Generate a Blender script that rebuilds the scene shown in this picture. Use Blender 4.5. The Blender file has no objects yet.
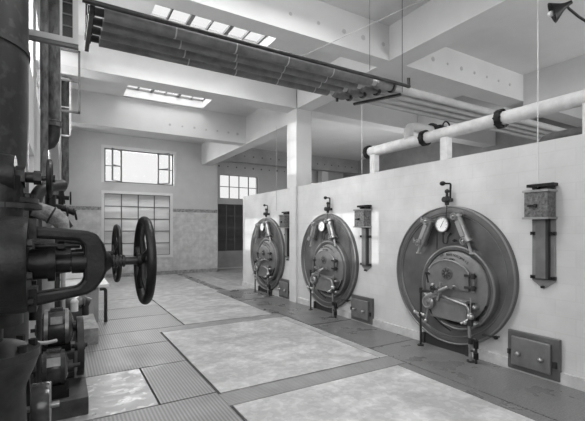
import bpy, bmesh, math, random
from mathutils import Vector, Matrix
random.seed(7)
C = bpy.context.scene.collection
PI = math.pi
V = Vector

# ------------------------------------------------------------------ materials
def mat(name, col, rough=0.6, metal=0.0, var=0.0, scale=4.0, bump=0.0, bscale=None, spec=0.5, detail=4, rvar=0.0, stretch=None):
    m = bpy.data.materials.new(name); m.use_nodes = True
    nt = m.node_tree; N = nt.nodes; L = nt.links
    b = N['Principled BSDF']
    c = (col, col, col, 1)
    b.inputs['Base Color'].default_value = c
    b.inputs['Roughness'].default_value = rough
    b.inputs['Metallic'].default_value = metal
    b.inputs['Specular IOR Level'].default_value = spec
    tc = N.new('ShaderNodeNewGeometry')
    src = tc.outputs['Position']
    if stretch:
        mp = N.new('ShaderNodeMapping'); mp.inputs['Scale'].default_value = stretch
        L.new(src, mp.inputs['Vector']); src = mp.outputs['Vector']
    if var or rvar:
        n = N.new('ShaderNodeTexNoise'); n.inputs['Scale'].default_value = scale; n.inputs['Detail'].default_value = detail
        n.inputs['Roughness'].default_value = 0.6
        L.new(src, n.inputs['Vector'])
    if var:
        r = N.new('ShaderNodeMapRange')
        r.inputs['From Min'].default_value = 0.3; r.inputs['From Max'].default_value = 0.7
        r.inputs['To Min'].default_value = max(0, col - var); r.inputs['To Max'].default_value = min(1, col + var)
        L.new(n.outputs['Fac'], r.inputs['Value']); L.new(r.outputs['Result'], b.inputs['Base Color'])
    if rvar:
        r = N.new('ShaderNodeMapRange')
        r.inputs['From Min'].default_value = 0.35; r.inputs['From Max'].default_value = 0.65
        r.inputs['To Min'].default_value = max(0.05, rough - rvar); r.inputs['To Max'].default_value = min(1, rough + rvar)
        L.new(n.outputs['Fac'], r.inputs['Value']); L.new(r.outputs['Result'], b.inputs['Roughness'])
    if bump:
        n2 = N.new('ShaderNodeTexNoise'); n2.inputs['Scale'].default_value = bscale or scale * 4; n2.inputs['Detail'].default_value = 3
        L.new(src, n2.inputs['Vector'])
        bp = N.new('ShaderNodeBump'); bp.inputs['Strength'].default_value = bump; bp.inputs['Distance'].default_value = 0.01
        L.new(n2.outputs['Fac'], bp.inputs['Height']); L.new(bp.outputs['Normal'], b.inputs['Normal'])
    return m

def mul_layer(m, build):
    """multiply the base colour by a factor made by build(nodes, links, position)"""
    nt = m.node_tree; N = nt.nodes; L = nt.links; b = N['Principled BSDF']
    geo = [n for n in N if n.bl_idname == 'ShaderNodeNewGeometry'][0]
    fac = build(N, L, geo.outputs['Position'])
    mx = N.new('ShaderNodeMix'); mx.data_type = 'RGBA'; mx.blend_type = 'MULTIPLY'; mx.inputs[0].default_value = 1
    inp = b.inputs['Base Color']
    if inp.is_linked:
        L.new(inp.links[0].from_socket, mx.inputs[6])
    else:
        mx.inputs[6].default_value = inp.default_value
    L.new(fac, mx.inputs[7]); L.new(mx.outputs[2], inp)
    return m

def brick_fac(axes, w, h, mortar=0.02, lo=0.8, c2=0.95, offset=0.5):
    def f(N, L, pos):
        s = N.new('ShaderNodeSeparateXYZ'); L.new(pos, s.inputs[0])
        c = N.new('ShaderNodeCombineXYZ')
        L.new(s.outputs[axes[0]], c.inputs[0]); L.new(s.outputs[axes[1]], c.inputs[1])
        t = N.new('ShaderNodeTexBrick'); t.offset = offset
        t.inputs['Scale'].default_value = 1; t.inputs['Brick Width'].default_value = w; t.inputs['Row Height'].default_value = h
        t.inputs['Mortar Size'].default_value = mortar; t.inputs['Mortar Smooth'].default_value = 0.3
        t.inputs['Color1'].default_value = (1, 1, 1, 1); t.inputs['Color2'].default_value = (c2, c2, c2, 1)
        t.inputs['Mortar'].default_value = (lo, lo, lo, 1)
        L.new(c.outputs[0], t.inputs['Vector'])
        return t.outputs['Color']
    return f

def stripe_fac(axis, period, lo=0.55):
    def f(N, L, pos):
        s = N.new('ShaderNodeSeparateXYZ'); L.new(pos, s.inputs[0])
        a = N.new('ShaderNodeMath'); a.operation = 'MULTIPLY'; a.inputs[1].default_value = 2 * PI / period
        L.new(s.outputs[axis], a.inputs[0])
        b = N.new('ShaderNodeMath'); b.operation = 'SINE'; L.new(a.outputs[0], b.inputs[0])
        r = N.new('ShaderNodeMapRange'); r.inputs['From Min'].default_value = -0.6; r.inputs['From Max'].default_value = 0.6
        r.inputs['To Min'].default_value = lo; r.inputs['To Max'].default_value = 1.1
        L.new(b.outputs[0], r.inputs['Value'])
        return r.outputs['Result']
    return f

def blotch_fac(scale, lo, hi, f0=0.45, f1=0.6, detail=6):
    def f(N, L, pos):
        n = N.new('ShaderNodeTexNoise'); n.inputs['Scale'].default_value = scale; n.inputs['Detail'].default_value = detail
        L.new(pos, n.inputs['Vector'])
        r = N.new('ShaderNodeMapRange'); r.inputs['From Min'].default_value = f0; r.inputs['From Max'].default_value = f1
        r.inputs['To Min'].default_value = lo; r.inputs['To Max'].default_value = hi
        L.new(n.outputs['Fac'], r.inputs['Value'])
        return r.outputs['Result']
    return f

M = {}
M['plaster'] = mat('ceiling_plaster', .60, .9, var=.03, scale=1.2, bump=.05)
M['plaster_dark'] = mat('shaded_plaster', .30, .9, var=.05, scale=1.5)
M['backwall'] = mat('back_wall_plaster', .47, .9, var=.03, scale=1.5)
M['tile'] = mat('glazed_wall_tile', .50, .45, var=.06, scale=3, rvar=.1)
mul_layer(M['tile'], brick_fac((0, 2), .15, .15, .006, .88, .92, 0.0))
mul_layer(M['tile'], blotch_fac(6, .93, 1.03))
M['tileband'] = mat('patterned_tile_band', .22, .5, var=.12, scale=22, detail=2)
M['brickwall'] = mat('painted_block_wall', .60, .75, var=.04, scale=2.2, bump=.12, bscale=25)
mul_layer(M['brickwall'], brick_fac((1, 2), .42, .19, .006, .93, .96))
mul_layer(M['brickwall'], blotch_fac(.9, .92, 1.04))
M['skirt'] = mat('skirting_paint', .50, .7, var=.08, scale=7)
M['mosaic'] = mat('mosaic_floor', .46, .5, var=.05, scale=2.0, rvar=.15, bump=.03)
mul_layer(M['mosaic'], brick_fac((0, 1), .075, .05, .003, .93, .93))
mul_layer(M['mosaic'], blotch_fac(2.6, .84, 1.08))
mul_layer(M['mosaic'], blotch_fac(11, .90, 1.04, .5, .56, 2))
M['farfloor'] = mat('worn_concrete_floor', .37, .55, var=.09, scale=1.6, rvar=.15)
mul_layer(M['farfloor'], blotch_fac(5, .84, 1.06))
M['ribbed'] = mat('ribbed_steel_plate', .26, .5, var=.05, scale=2.5, metal=.2, rvar=.1)
mul_layer(M['ribbed'], stripe_fac(0, .034, .72))
M['ribbed_y'] = mat('ribbed_steel_plate_cross', .26, .5, var=.05, scale=2.5, metal=.2)
mul_layer(M['ribbed_y'], stripe_fac(1, .034, .72))
M['smooth'] = mat('scoured_smooth_plate', .34, .42, var=.10, scale=5, rvar=.15, metal=.2)
mul_layer(M['smooth'], blotch_fac(9, .92, 1.5, .6, .64, 1))
M['diamond'] = mat('dark_wet_steel_plate', .175, .34, var=.03, scale=2, rvar=.12)
mul_layer(M['diamond'], blotch_fac(60, .82, 1.12, .4, .6, 1))
mul_layer(M['diamond'], brick_fac((0, 1), .05, .05, .006, .85, .9))
M['joint'] = mat('dark_floor_joint', .05, .8)
M['boiler'] = mat('boiler_paint', .125, .36, metal=.35, var=.03, scale=3, rvar=.07)
M['boiler_light'] = mat('boiler_door_paint', .185, .36, metal=.3, var=.03, scale=6)
M['rim'] = mat('polished_rim', .26, .38, metal=.7)
M['iron'] = mat('black_cast_iron', .010, .45, spec=.3, var=.008, scale=9, bump=.2, bscale=60)
M['iron2'] = mat('dark_iron', .032, .4, metal=.2, spec=.4, var=.015, scale=10)
M['steel'] = mat('worn_steel', .34, .32, metal=.8, var=.08, scale=12)
M['brass'] = mat('bright_fitting', .5, .28, metal=.8)
M['dial'] = mat('white_dial', .85, .4)
M['ink'] = mat('black_ink', .03, .6)
M['pipe_lag'] = mat('shade_toned_pipe_lagging', .15, .6, var=.05, scale=5)  # dark tone carries the shade on the near sides of the overhead pipes
M['pipe_dark'] = mat('dark_pipe', .09, .5, var=.03, scale=8)
M['pipe_light'] = mat('pale_painted_pipe', .40, .6, var=.05, scale=4)
M['main'] = mat('whitewashed_lagging', .60, .8, var=.08, scale=6, bump=.3, bscale=30)
M['tank'] = mat('dark_riveted_steel', .032, .45, var=.02, scale=3, metal=.3, stretch=(1, 1, .3))
mul_layer(M['tank'], blotch_fac(14, .8, 1.5, .55, .65, 3))
M['rust'] = mat('flaking_pipe_paint', .10, .6, var=.09, scale=14, stretch=(1, 1, .35), detail=6)
M['frame'] = mat('steel_window_frame', .12, .5)
M['framew'] = mat('painted_window_frame', .50, .5)
M['box'] = mat('mottled_gauge_housing', .13, .5, metal=.3, var=.09, scale=30)
M['slate'] = mat('grey_backing_board', .22, .5, var=.03, scale=8)
M['wire'] = mat('hanging_wire', .30, .5)
M['wirew'] = mat('bright_hanging_cord', .62, .5)
M['concrete'] = mat('stained_concrete', .30, .8, var=.13, scale=7, bump=.2)
M['concrete_dark'] = mat('oily_concrete', .06, .6, var=.03, scale=7)
M['white'] = mat('white_enamel', .72, .4)
M['cabinet'] = mat('grey_cabinet', .30, .5, var=.06, scale=6, stretch=(3, 3, .4))
M['motor'] = mat('motor_enamel', .05, .22, var=.02, scale=8)
M['lagcloth'] = mat('wrapped_lagging_cloth', .22, .85, var=.12, scale=18, bump=.5)

def glass(name, col, tr):
    m = bpy.data.materials.new(name); m.use_nodes = True
    N = m.node_tree.nodes; L = m.node_tree.links; N.clear()
    o = N.new('ShaderNodeOutputMaterial'); mx = N.new('ShaderNodeMixShader'); mx.inputs[0].default_value = tr
    a = N.new('ShaderNodeBsdfTransparent'); a.inputs[0].default_value = (col, col, col, 1)
    g = N.new('ShaderNodeBsdfGlossy'); g.inputs['Roughness'].default_value = .1; g.inputs['Color'].default_value = (.5, .5, .5, 1)
    L.new(a.outputs[0], mx.inputs[1]); L.new(g.outputs[0], mx.inputs[2]); L.new(mx.outputs[0], o.inputs[0])
    return m
def frosted(name, col):
    m = bpy.data.materials.new(name); m.use_nodes = True
    N = m.node_tree.nodes; L = m.node_tree.links; N.clear()
    o = N.new('ShaderNodeOutputMaterial'); mx = N.new('ShaderNodeMixShader'); mx.inputs[0].default_value = .35
    a = N.new('ShaderNodeBsdfTranslucent')
    g = N.new('ShaderNodeBsdfDiffuse'); g.inputs['Color'].default_value = (col * .7, col * .7, col * .7, 1)
    tc = N.new('ShaderNodeNewGeometry'); n = N.new('ShaderNodeTexNoise'); n.inputs['Scale'].default_value = 1.3
    mp = N.new('ShaderNodeMapping'); mp.inputs['Scale'].default_value = (.5, 1, 3)
    L.new(tc.outputs['Position'], mp.inputs['Vector']); L.new(mp.outputs[0], n.inputs['Vector'])
    r = N.new('ShaderNodeMapRange'); r.inputs['To Min'].default_value = col * .55; r.inputs['To Max'].default_value = col * 1.45
    L.new(n.outputs['Fac'], r.inputs['Value']); L.new(r.outputs['Result'], a.inputs['Color'])
    L.new(a.outputs[0], mx.inputs[1]); L.new(g.outputs[0], mx.inputs[2]); L.new(mx.outputs[0], o.inputs[0])
    return m
M['glass'] = glass('clear_glass', .95, .06)
M['darkglass'] = glass('dusty_dark_glass', .18, .12)
M['frost'] = frosted('frosted_glass', .62)
M['frostdark'] = frosted('dirty_frosted_glass', .16)

# ------------------------------------------------------------------ geometry
class MB:
    def __init__(s): s.bm = bmesh.new()
    def _m(s, mtx, verts):
        for v in verts: v.co = mtx @ v.co
    def box(s, x0, x1, y0, y1, z0, z1, mtx=None, bevel=0):
        r = bmesh.ops.create_cube(s.bm, size=1)
        vs = r['verts']
        for v in vs:
            v.co = V(((x0 + x1) / 2 + v.co.x * (x1 - x0), (y0 + y1) / 2 + v.co.y * (y1 - y0), (z0 + z1) / 2 + v.co.z * (z1 - z0)))
        if bevel:
            es = list({e for v in vs for e in v.link_edges})
            rr = bmesh.ops.bevel(s.bm, geom=es, offset=bevel, segments=2, affect='EDGES', profile=.5)
            vs = list({v for f in rr['faces'] for v in f.verts} | {v for v in vs if v.is_valid})
        if mtx:
            s._m(mtx, vs)
        return s
    def lathe(s, prof, p0, axis, n=24, ang=2 * PI, ref=None):
        """profile [(distance along axis, radius)] about the axis from p0"""
        p0 = V(p0); a = V(axis).normalized()
        u = (V(ref) if ref else (V((0, 0, 1)) if abs(a.z) < .9 else V((1, 0, 0))))
        u = (u - a * u.dot(a)).normalized(); w = a.cross(u)
        rings = []
        full = abs(ang - 2 * PI) < 1e-4
        for d, r in prof:
            if r < 1e-6:
                rings.append([s.bm.verts.new(p0 + a * d)]); continue
            rings.append([s.bm.verts.new(p0 + a * d + (u * math.cos(ang * k / n) + w * math.sin(ang * k / n)) * r) for k in range(n if full else n + 1)])
        for A, B in zip(rings, rings[1:]):
            kk = n
            for k in range(kk):
                k2 = (k + 1) % n if full else k + 1
                if len(A) == 1 and len(B) == 1: continue
                if len(A) == 1: f = s.bm.faces.new((A[0], B[k2], B[k]))
                elif len(B) == 1: f = s.bm.faces.new((A[k], A[k2], B[0]))
                else: f = s.bm.faces.new((A[k], A[k2], B[k2], B[k]))
                f.smooth = True
        return s
    def cyl(s, p0, p1, r, r1=None, n=16, cap=True):
        p0 = V(p0); p1 = V(p1); d = (p1 - p0).length; r1 = r if r1 is None else r1
        pr = [(0, r), (d, r1)]
        if cap: pr = [(0, 0), (0, r), (0, r), (d, r1), (d, r1), (d, 0)]
        return s.lathe(pr, p0, p1 - p0, n)
    def sph(s, c, r, n=12, sc=(1, 1, 1)):
        rr = bmesh.ops.create_uvsphere(s.bm, u_segments=n, v_segments=max(6, n // 2), radius=1)
        for v in rr['verts']:
            v.co = V((c[0] + v.co.x * r * sc[0], c[1] + v.co.y * r * sc[1], c[2] + v.co.z * r * sc[2]))
            for f in v.link_faces: f.smooth = True
        return s
    def torus(s, c, axis, R, r, n=32, m=8, a0=0, a1=2 * PI, ref=None):
        c = V(c); a = V(axis).normalized()
        u = (V(ref) if ref else (V((0, 0, 1)) if abs(a.z) < .9 else V((1, 0, 0))))
        u = (u - a * u.dot(a)).normalized(); w = a.cross(u)
        full = abs(a1 - a0 - 2 * PI) < 1e-4
        rings = []
        for k in range(n if full else n + 1):
            t = a0 + (a1 - a0) * k / n
            dr = u * math.cos(t) + w * math.sin(t)
            rings.append([s.bm.verts.new(c + dr * (R + r * math.cos(2 * PI * j / m)) + a * r * math.sin(2 * PI * j / m)) for j in range(m)])
        q = len(rings)
        for k in range(q if full else q - 1):
            A = rings[k]; B = rings[(k + 1) % q]
            for j in range(m):
                f = s.bm.faces.new((A[j], A[(j + 1) % m], B[(j + 1) % m], B[j])); f.smooth = True
        return s
    def tube(s, pts, r, n=10, cap=True):
        pts = [V(p) for p in pts]
        rs = r if isinstance(r, (list, tuple)) else [r] * len(pts)
        prev = None; rings = []
        for i, p in enumerate(pts):
            t = (pts[min(i + 1, len(pts) - 1)] - pts[max(i - 1, 0)]).normalized()
            if prev is None:
                u = V((0, 0, 1)) if abs(t.z) < .9 else V((1, 0, 0))
            else: u = prev
            u = (u - t * u.dot(t)).normalized(); prev = u; w = t.cross(u)
            rings.append([s.bm.verts.new(p + (u * math.cos(2 * PI * k / n) + w * math.sin(2 * PI * k / n)) * rs[i]) for k in range(n)])
        for A, B in zip(rings, rings[1:]):
            for k in range(n):
                f = s.bm.faces.new((A[k], A[(k + 1) % n], B[(k + 1) % n], B[k])); f.smooth = True
        if cap:
            s.bm.faces.new(rings[0][::-1]); s.bm.faces.new(rings[-1])
        return s
    def prism(s, pts, vec):
        vec = V(vec)
        a = [s.bm.verts.new(V(p)) for p in pts]; b = [s.bm.verts.new(V(p) + vec) for p in pts]
        s.bm.faces.new(a); s.bm.faces.new(b[::-1])
        n = len(a)
        for k in range(n): s.bm.faces.new((a[k], b[k], b[(k + 1) % n], a[(k + 1) % n]))
        return s
    def build(s, name, m, parent=None, bevel=0):
        bmesh.ops.recalc_face_normals(s.bm, faces=s.bm.faces)
        me = bpy.data.meshes.new(name)
        if parent is not None and parent.type == 'EMPTY' or parent is not None:
            off = world_off(parent)
            for v in s.bm.verts: v.co -= off * 0
        s.bm.to_mesh(me); s.bm.free()
        me.materials.append(m if not isinstance(m, str) else M[m])
        o = bpy.data.objects.new(name, me); C.objects.link(o)
        if any(p.use_smooth for p in me.polygons):
            try: me.set_sharp_from_angle(angle=math.radians(40))
            except Exception: pass
        if parent is not None: o.parent = parent
        if bevel:
            b = o.modifiers.new('bevel', 'BEVEL'); b.width = bevel; b.segments = 2; b.limit_method = 'ANGLE'
        return o
def world_off(p): return V((0, 0, 0))

def bend(pts, r, k=5):
    """round the corners of a polyline"""
    pts = [V(p) for p in pts]; out = [pts[0]]
    for i in range(1, len(pts) - 1):
        a, b, c = pts[i - 1], pts[i], pts[i + 1]
        d1 = (a - b); d2 = (c - b); rr = min(r, d1.length * .49, d2.length * .49)
        p = b + d1.normalized() * rr; q = b + d2.normalized() * rr
        for j in range(k + 1):
            t = j / k
            out.append(p * (1 - t) ** 2 + b * 2 * t * (1 - t) + q * t * t)
    out.append(pts[-1]); return out

def tag(o, label=None, cat=None, group=None, kind=None):
    if label: o['label'] = label
    if cat: o['category'] = cat
    if group: o['group'] = group
    if kind: o['kind'] = kind
    return o
def thing(name, label, cat, loc=(0, 0, 0), group=None):
    o = bpy.data.objects.new(name, None); o.empty_display_size = .1
    C.objects.link(o); o.location = loc
    return tag(o, label, cat, group)
def struct(name, mb, m, parent=None, label=None):
    o = mb.build(name, m, parent)
    if parent is None:
        o['kind'] = 'structure'
        if label: o['label'] = label
    return o
def copy_tree(o, parent=None):
    c = o.copy(); C.objects.link(c)
    if parent: c.parent = parent
    for ch in [x for x in o.children]:
        copy_tree(ch, c)
    return c
def sub(mb, name, m, parent, label=None):
    """part given in the parent's local frame"""
    o = mb.build(name, m, parent)
    if label: o['label'] = label
    return o

# ------------------------------------------------------------------ the setting
WX = 4.89         # face of the boiler wall
CEIL = 5.3
fl = MB()
fl.box(-2, 13.2, -3, 17.4, -.2, -.02)
struct('floor', fl, 'joint')
def slab(name, mname, label, x0, x1, y0, y1, top=0.0, lift=0.0, g=.006):
    o = MB().box(x0 + g, x1 - g, y0 + g, y1 - g, -.025, top + lift).build(name, mname)
    return tag(o, label, 'floor plate' if 'plate' in name else 'floor panel')
# mosaic panels between the plates
slab('mosaic_floor_panel', 'mosaic', 'pale mosaic floor panel nearest the camera, at the bottom right of the picture', 1.45, 3.73, .3, 3.63, 0, .004)
slab('mosaic_floor_panel', 'mosaic', 'large pale mosaic floor panel in the middle of the hall', 1.45, 3.74, 3.97, 6.84, 0, .004)
slab('mosaic_floor_panel', 'farfloor', 'worn pale floor panel between the middle mosaic panel and the back area', 1.93, 3.75, 7.17, 10.6, 0, .004)
slab('mosaic_floor_panel', 'farfloor', 'worn pale floor area in front of the back wall', -.6, 4.9, 10.62, 15.75, 0, .0)
slab('floor_plate', 'ribbed_y', 'narrow ribbed floor plate between the two nearest mosaic panels', 1.42, 3.9, 3.64, 3.96)
slab('floor_plate', 'ribbed_y', 'narrow ribbed floor plate beyond the middle mosaic panel', 1.42, 3.9, 6.85, 7.16)
slab('floor_plate', 'ribbed', 'ribbed steel floor plate at the bottom left in front of the scoured plate', -.6, 1.43, 1.0, 4.02)
slab('floor_plate', 'smooth', 'scoured smooth floor plate with bright spots beside the motor bed', -.1, .83, 4.03, 5.21)
slab('floor_plate', 'ribbed', 'ribbed steel floor plate right of the scoured plate', .84, 1.43, 4.03, 5.21)
slab('floor_plate', 'ribbed', 'ribbed steel floor plate just beyond the scoured plate', -.3, 1.43, 5.22, 6.27)
slab('floor_plate', 'ribbed', 'ribbed steel floor plate beside the pale concrete block', -.3, 1.43, 6.28, 7.16)
slab('floor_plate', 'ribbed', 'ribbed steel floor plate in front of the grey cabinet', -.3, 1.92, 7.17, 8.3)
slab('floor_plate', 'ribbed', 'farthest ribbed steel floor plate beside the grey cabinet', .3, 1.92, 8.31, 9.4)
slab('floor_plate', 'farfloor', 'worn floor strip left of the far panel', -.3, 1.92, 9.41, 10.61)
slab('floor_plate', 'diamond', 'dark chequered floor plate in front of the nearest boiler', 3.905, 4.9, .0, 4.36)
slab('floor_plate', 'diamond', 'narrow dark chequered strip along the nearest mosaic panel', 3.735, 3.90, .0, 3.635)
slab('floor_plate', 'diamond', 'dark chequered floor plate between the nearest and the middle boiler', 3.91, 4.9, 4.37, 5.95)
slab('floor_plate', 'diamond', 'dark chequered floor plate with a rounded corner at the middle boiler', 3.91, 4.9, 5.96, 7.6, 0, .006)
slab('floor_plate', 'diamond', 'dark chequered floor plate between the middle and the far boiler', 3.76, 4.9, 7.61, 8.95)
slab('floor_plate', 'diamond', 'dark chequered floor plate at the farthest boiler', 3.76, 4.9, 8.96, 10.61, 0, .006)
slab('floor_plate', 'farfloor', 'worn floor strip beside the middle mosaic panel', 3.745, 3.905, 3.965, 6.845)
slab('floor_plate', 'diamond', 'small dark plate beyond the narrow ribbed cross strip', 3.755, 3.905, 7.165, 7.6)
slab('floor_plate', 'diamond', 'dark floor drain cover strip running to the back wall', 3.85, 4.12, 10.7, 15.6, 0, .004)
slab('floor_plate', 'farfloor', 'plain floor of the passage behind the boiler wall', 4.92, 13, -2.8, 17.3)

# walls
w = MB(); w.box(WX, WX + .3, -2.9, 11.34, -.1, 2.80)
struct('wall_right', w, 'brickwall', label='whitewashed block wall that the boilers are set in')
struct('baseboard_right', MB().box(WX - .035, WX, -2.9, 7.98, 0, .13).box(WX - .035, WX, 8.3, 11.34, 0, .13), 'skirt')
struct('trim_1', MB().box(WX - .07, WX, 8.0, 8.3, 0, 2.8), 'brickwall', label='pilaster of the boiler wall')
struct('trim_2', MB().box(WX - .02, WX + .42, 8.05, 8.5, 2.8, CEIL), 'plaster', label='square column on the boiler wall')
BW = 15.73
bw = MB()
def hole_wall(mb, x0, x1, z0, z1, y0, y1, holes):
    """wall in the XZ plane with rectangular holes"""
    xs = sorted({x0, x1} | {h[0] for h in holes} | {h[1] for h in holes})
    zs = sorted({z0, z1} | {h[2] for h in holes} | {h[3] for h in holes})
    for a, b in zip(xs, xs[1:]):
        for c, d in zip(zs, zs[1:]):
            mx, mz = (a + b) / 2, (c + d) / 2
            if any(h[0] < mx < h[1] and h[2] < mz < h[3] for h in holes): continue
            mb.box(a, b, y0, y1, c, d)
hu = (1.30, 3.80, 3.52, 4.77); hlw = (1.30, 3.66, .78, 3.10)
hole_wall(bw, -.6, 5.62, 2.6, CEIL + .3, BW, BW + .3, [hu, (1.30, 3.66, 2.6, 3.10)])
struct('wall_back', bw, 'backwall')
bt = MB(); hole_wall(bt, -.6, 5.615, 0, 2.47, BW - .012, BW + .3, [(1.30, 3.66, .78, 2.47)])
struct('wall_back_tiles', bt, 'tile'); 
bb = MB().box(-.6, 1.30, BW - .02, BW + .3, 2.47, 2.60).box(3.66, 5.61, BW - .02, BW + .29, 2.47, 2.60)
struct('trim_3', bb, 'tileband', label='dark patterned tile band on the back wall')
struct('baseboard_back', MB().box(-.6, 5.60, BW - .04, BW, 0, .14), mat('dark_tile_skirting', .26, .5, var=.1, scale=12))
RW = 16.6
rw = MB()
hole_wall(rw, 5.4, 13.2, 0, CEIL + .3, RW, RW + .3, [(6.05, 7.95, 3.18, 4.25), (5.95, 7.6, 0.06, 2.92), (10.85, 12.4, 3.18, 4.2)])
struct('wall_side_back', rw, 'backwall')
struct('wall_recess', MB().box(5.40, 5.605, BW + .301, RW, 0, CEIL), 'backwall')
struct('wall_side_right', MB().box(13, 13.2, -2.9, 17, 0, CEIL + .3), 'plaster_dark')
struct('wall_front', MB().box(-2, 13.2, -3.1, -2.9, 0, CEIL + .3), 'plaster')
# left wall with window openings (in the YZ plane)
lw = MB()
LX = -.35
LH = [(4.4, 6.6, 1.80, 2.80), (8.2, 10.4, 1.80, 2.80), (4.2, 6.3, 3.8, 5.1), (7.0, 9.4, 3.8, 5.1), (11, 13.2, 3.8, 5.1)]  # lower two openings are unseen, placed so sun patches land on the boilers
ys = sorted({3.85, 16} | {h[0] for h in LH} | {h[1] for h in LH}); zs = sorted({0, CEIL + .3} | {h[2] for h in LH} | {h[3] for h in LH})
for a, b in zip(ys, ys[1:]):
    for c, d in zip(zs, zs[1:]):
        my, mz = (a + b) / 2, (c + d) / 2
        if any(h[0] < my < h[1] and h[2] < mz < h[3] for h in LH): continue
        lw.box(LX - .2, LX, a, b, c, d)
lw.box(-2, LX, 3.85, 4.05, 0, CEIL + .3)
struct('wall_left', lw, 'plaster')
struct('wall_left_near', MB().box(-2, -1.8, -3, 3.85, 0, CEIL + .3), 'plaster')
# left window mullions
for i, h in enumerate(LH):
    mb = MB()
    n = 4
    for k in range(n + 1):
        y = h[0] + (h[1] - h[0]) * k / n
        mb.box(LX - .12, LX - .08, y - .02, y + .02, h[2], h[3])
    nz = 2 if h[2] < 3 else 3
    for k in range(nz + 1):
        z = h[2] + (h[3] - h[2]) * k / nz
        mb.box(LX - .12, LX - .08, h[0], h[1], z - .02, z + .02)
    o = struct('window_%d' % (10 + i), mb, 'frame', label='steel framed window in the left wall')

# ceiling with skylight openings (XY plane)
SK = [(1.25, 3.40, 5.4, 7.55), (1.37, 3.50, 10.1, 11.08), (1.25, 3.40, 2.6, 4.4), (1.3, 3.5, 12.6, 14.4)]
cl = MB()
xs = sorted({-2, 13.2} | {h[0] for h in SK} | {h[1] for h in SK}); ys = sorted({-3, 17} | {h[2] for h in SK} | {h[3] for h in SK})
for a, b in zip(xs, xs[1:]):
    for c, d in zip(ys, ys[1:]):
        mx, my = (a + b) / 2, (c + d) / 2
        if any(h[0] < mx < h[1] and h[2] < my < h[3] for h in SK): continue
        cl.box(a, b, c, d, CEIL, CEIL + .22)
struct('ceiling', cl, 'plaster')
for i, h in enumerate(SK):
    f = MB(); g = MB(); z = CEIL + .2
    nx = 6; ny = 5 if i == 0 else 2
    for k in range(nx + 1):
        x = h[0] + (h[1] - h[0]) * k / nx
        t = .035 if k % 2 == 0 else .014
        f.box(x - t, x + t, h[2], h[3], z, z + .05)
    for k in range(ny + 1):
        y = h[2] + (h[3] - h[2]) * k / ny
        f.box(h[0], h[1], y - .02, y + .02, z, z + .045)
    g.box(h[0], h[1], h[2], h[3], z + .05, z + .055)
    o = struct('window_%d' % (20 + i), f, 'frame', label='glazed skylight in the ceiling with paired panes')
    g.build('pane', 'glass', o)

# beams
def trim(n, mb, m, label): return struct('trim_%d' % n, mb, m, label=label)
def vb(mb, *a): return mb.box(*a)
trim(4, MB().box(-2, 4.89, 4.96, 5.27, 4.7, CEIL + .02), 'plaster', 'deep cross beam nearest the camera')
trim(5, MB().box(-2, 4.89, 8.05, 8.5, 4.7, CEIL + .02), 'plaster', 'deep cross beam at the column')
trim(6, MB().box(-.6, 4.95, 11.2, 11.6, 4.46, CEIL + .02), 'plaster', 'deep cross beam near the back wall')
trim(7, MB().box(4.89, 5.30, -2.9, 8.05, 4.7, CEIL + .02), 'plaster', 'lengthwise beam in front of the column')
trim(8, MB().box(4.93, 5.34, 8.5, BW, 4.44, CEIL + .02), 'plaster', 'lengthwise beam behind the column')
trim(9, MB().box(5.30, 13, 4.96, 5.42, 4.7, CEIL + .02), 'plaster', 'cross beam of the side bay nearest the camera')
trim(10, MB().box(5.31, 13, 8.05, 8.5, 4.7, CEIL + .02), 'plaster', 'cross beam of the side bay at the column')
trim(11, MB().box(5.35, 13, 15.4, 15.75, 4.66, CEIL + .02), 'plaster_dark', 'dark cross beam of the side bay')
trim(12, MB().box(9.08, 9.5, -2.9, 4.96, 4.55, CEIL + .02).box(9.08, 9.5, 5.42, 8.05, 4.55, CEIL + .02), 'plaster', 'lengthwise beam of the side bay')
trim(13, MB().box(-2, 4.89, 1.7, 2.0, 4.7, CEIL + .02), 'plaster', 'cross beam above the camera')
trim(14, MB().box(11.05, 11.42, 15.8, 16.15, 0, CEIL), 'plaster', 'far column behind the boiler wall')
# marks along the beams: round plugs
def plugs(n, pts, ax, label):
    mb = MB()
    for p in pts:
        q = V(p); mb.cyl(q, q + V(ax) * .006, .025 + random.random() * .02, n=12)
    trim(n, mb, mat('beam_plug_%d' % n, .12 if n in (18, 19) else .42, .9), label)
plugs(15, [(x, 11.2, 4.72 + .02 * random.random()) for x in [2.6, 2.95, 3.3, 3.65, 4.0, 4.35, 4.65]], (0, -1, 0), 'row of dark plug marks on the far cross beam')
plugs(16, [(x, 4.96, 4.95) for x in [2.9, 3.4, 3.9, 4.3, 4.75]], (0, -1, 0), 'row of faint plug marks on the near cross beam')
plugs(17, [(5.6 + .42 * k, 4.96, 4.98) for k in range(8)], (0, -1, 0), 'row of plug marks on the near side-bay beam')
plugs(18, [(6.3 + .42 * k, 15.4, 4.92) for k in range(16)], (0, -1, 0), 'row of plug marks on the dark side-bay beam')
plugs(19, [(6.0 + .42 * k, RW, 4.62) for k in range(12)], (0, -1, 0), 'row of plug marks above the passage window')

# ------------------------------------------------------------------ windows
def panes_window(name, label, x0, x1, z0, z1, y, nx, nz, gm, fm='frame', t=.018, skip=None):
    f = MB()
    for k in range(nx + 1):
        x = x0 + (x1 - x0) * k / nx; f.box(x - t, x + t, y, y + .04, z0, z1)
    for k in range(nz + 1):
        z = z0 + (z1 - z0) * k / nz; f.box(x0, x1, y + .002, y + .038, z - t * .8, z + t * .8)
    o = struct(name, f, fm, label=label)
    MB().box(x0, x1, y + .018, y + .022, z0, z1).build('pane', gm, o)
    return o
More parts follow.
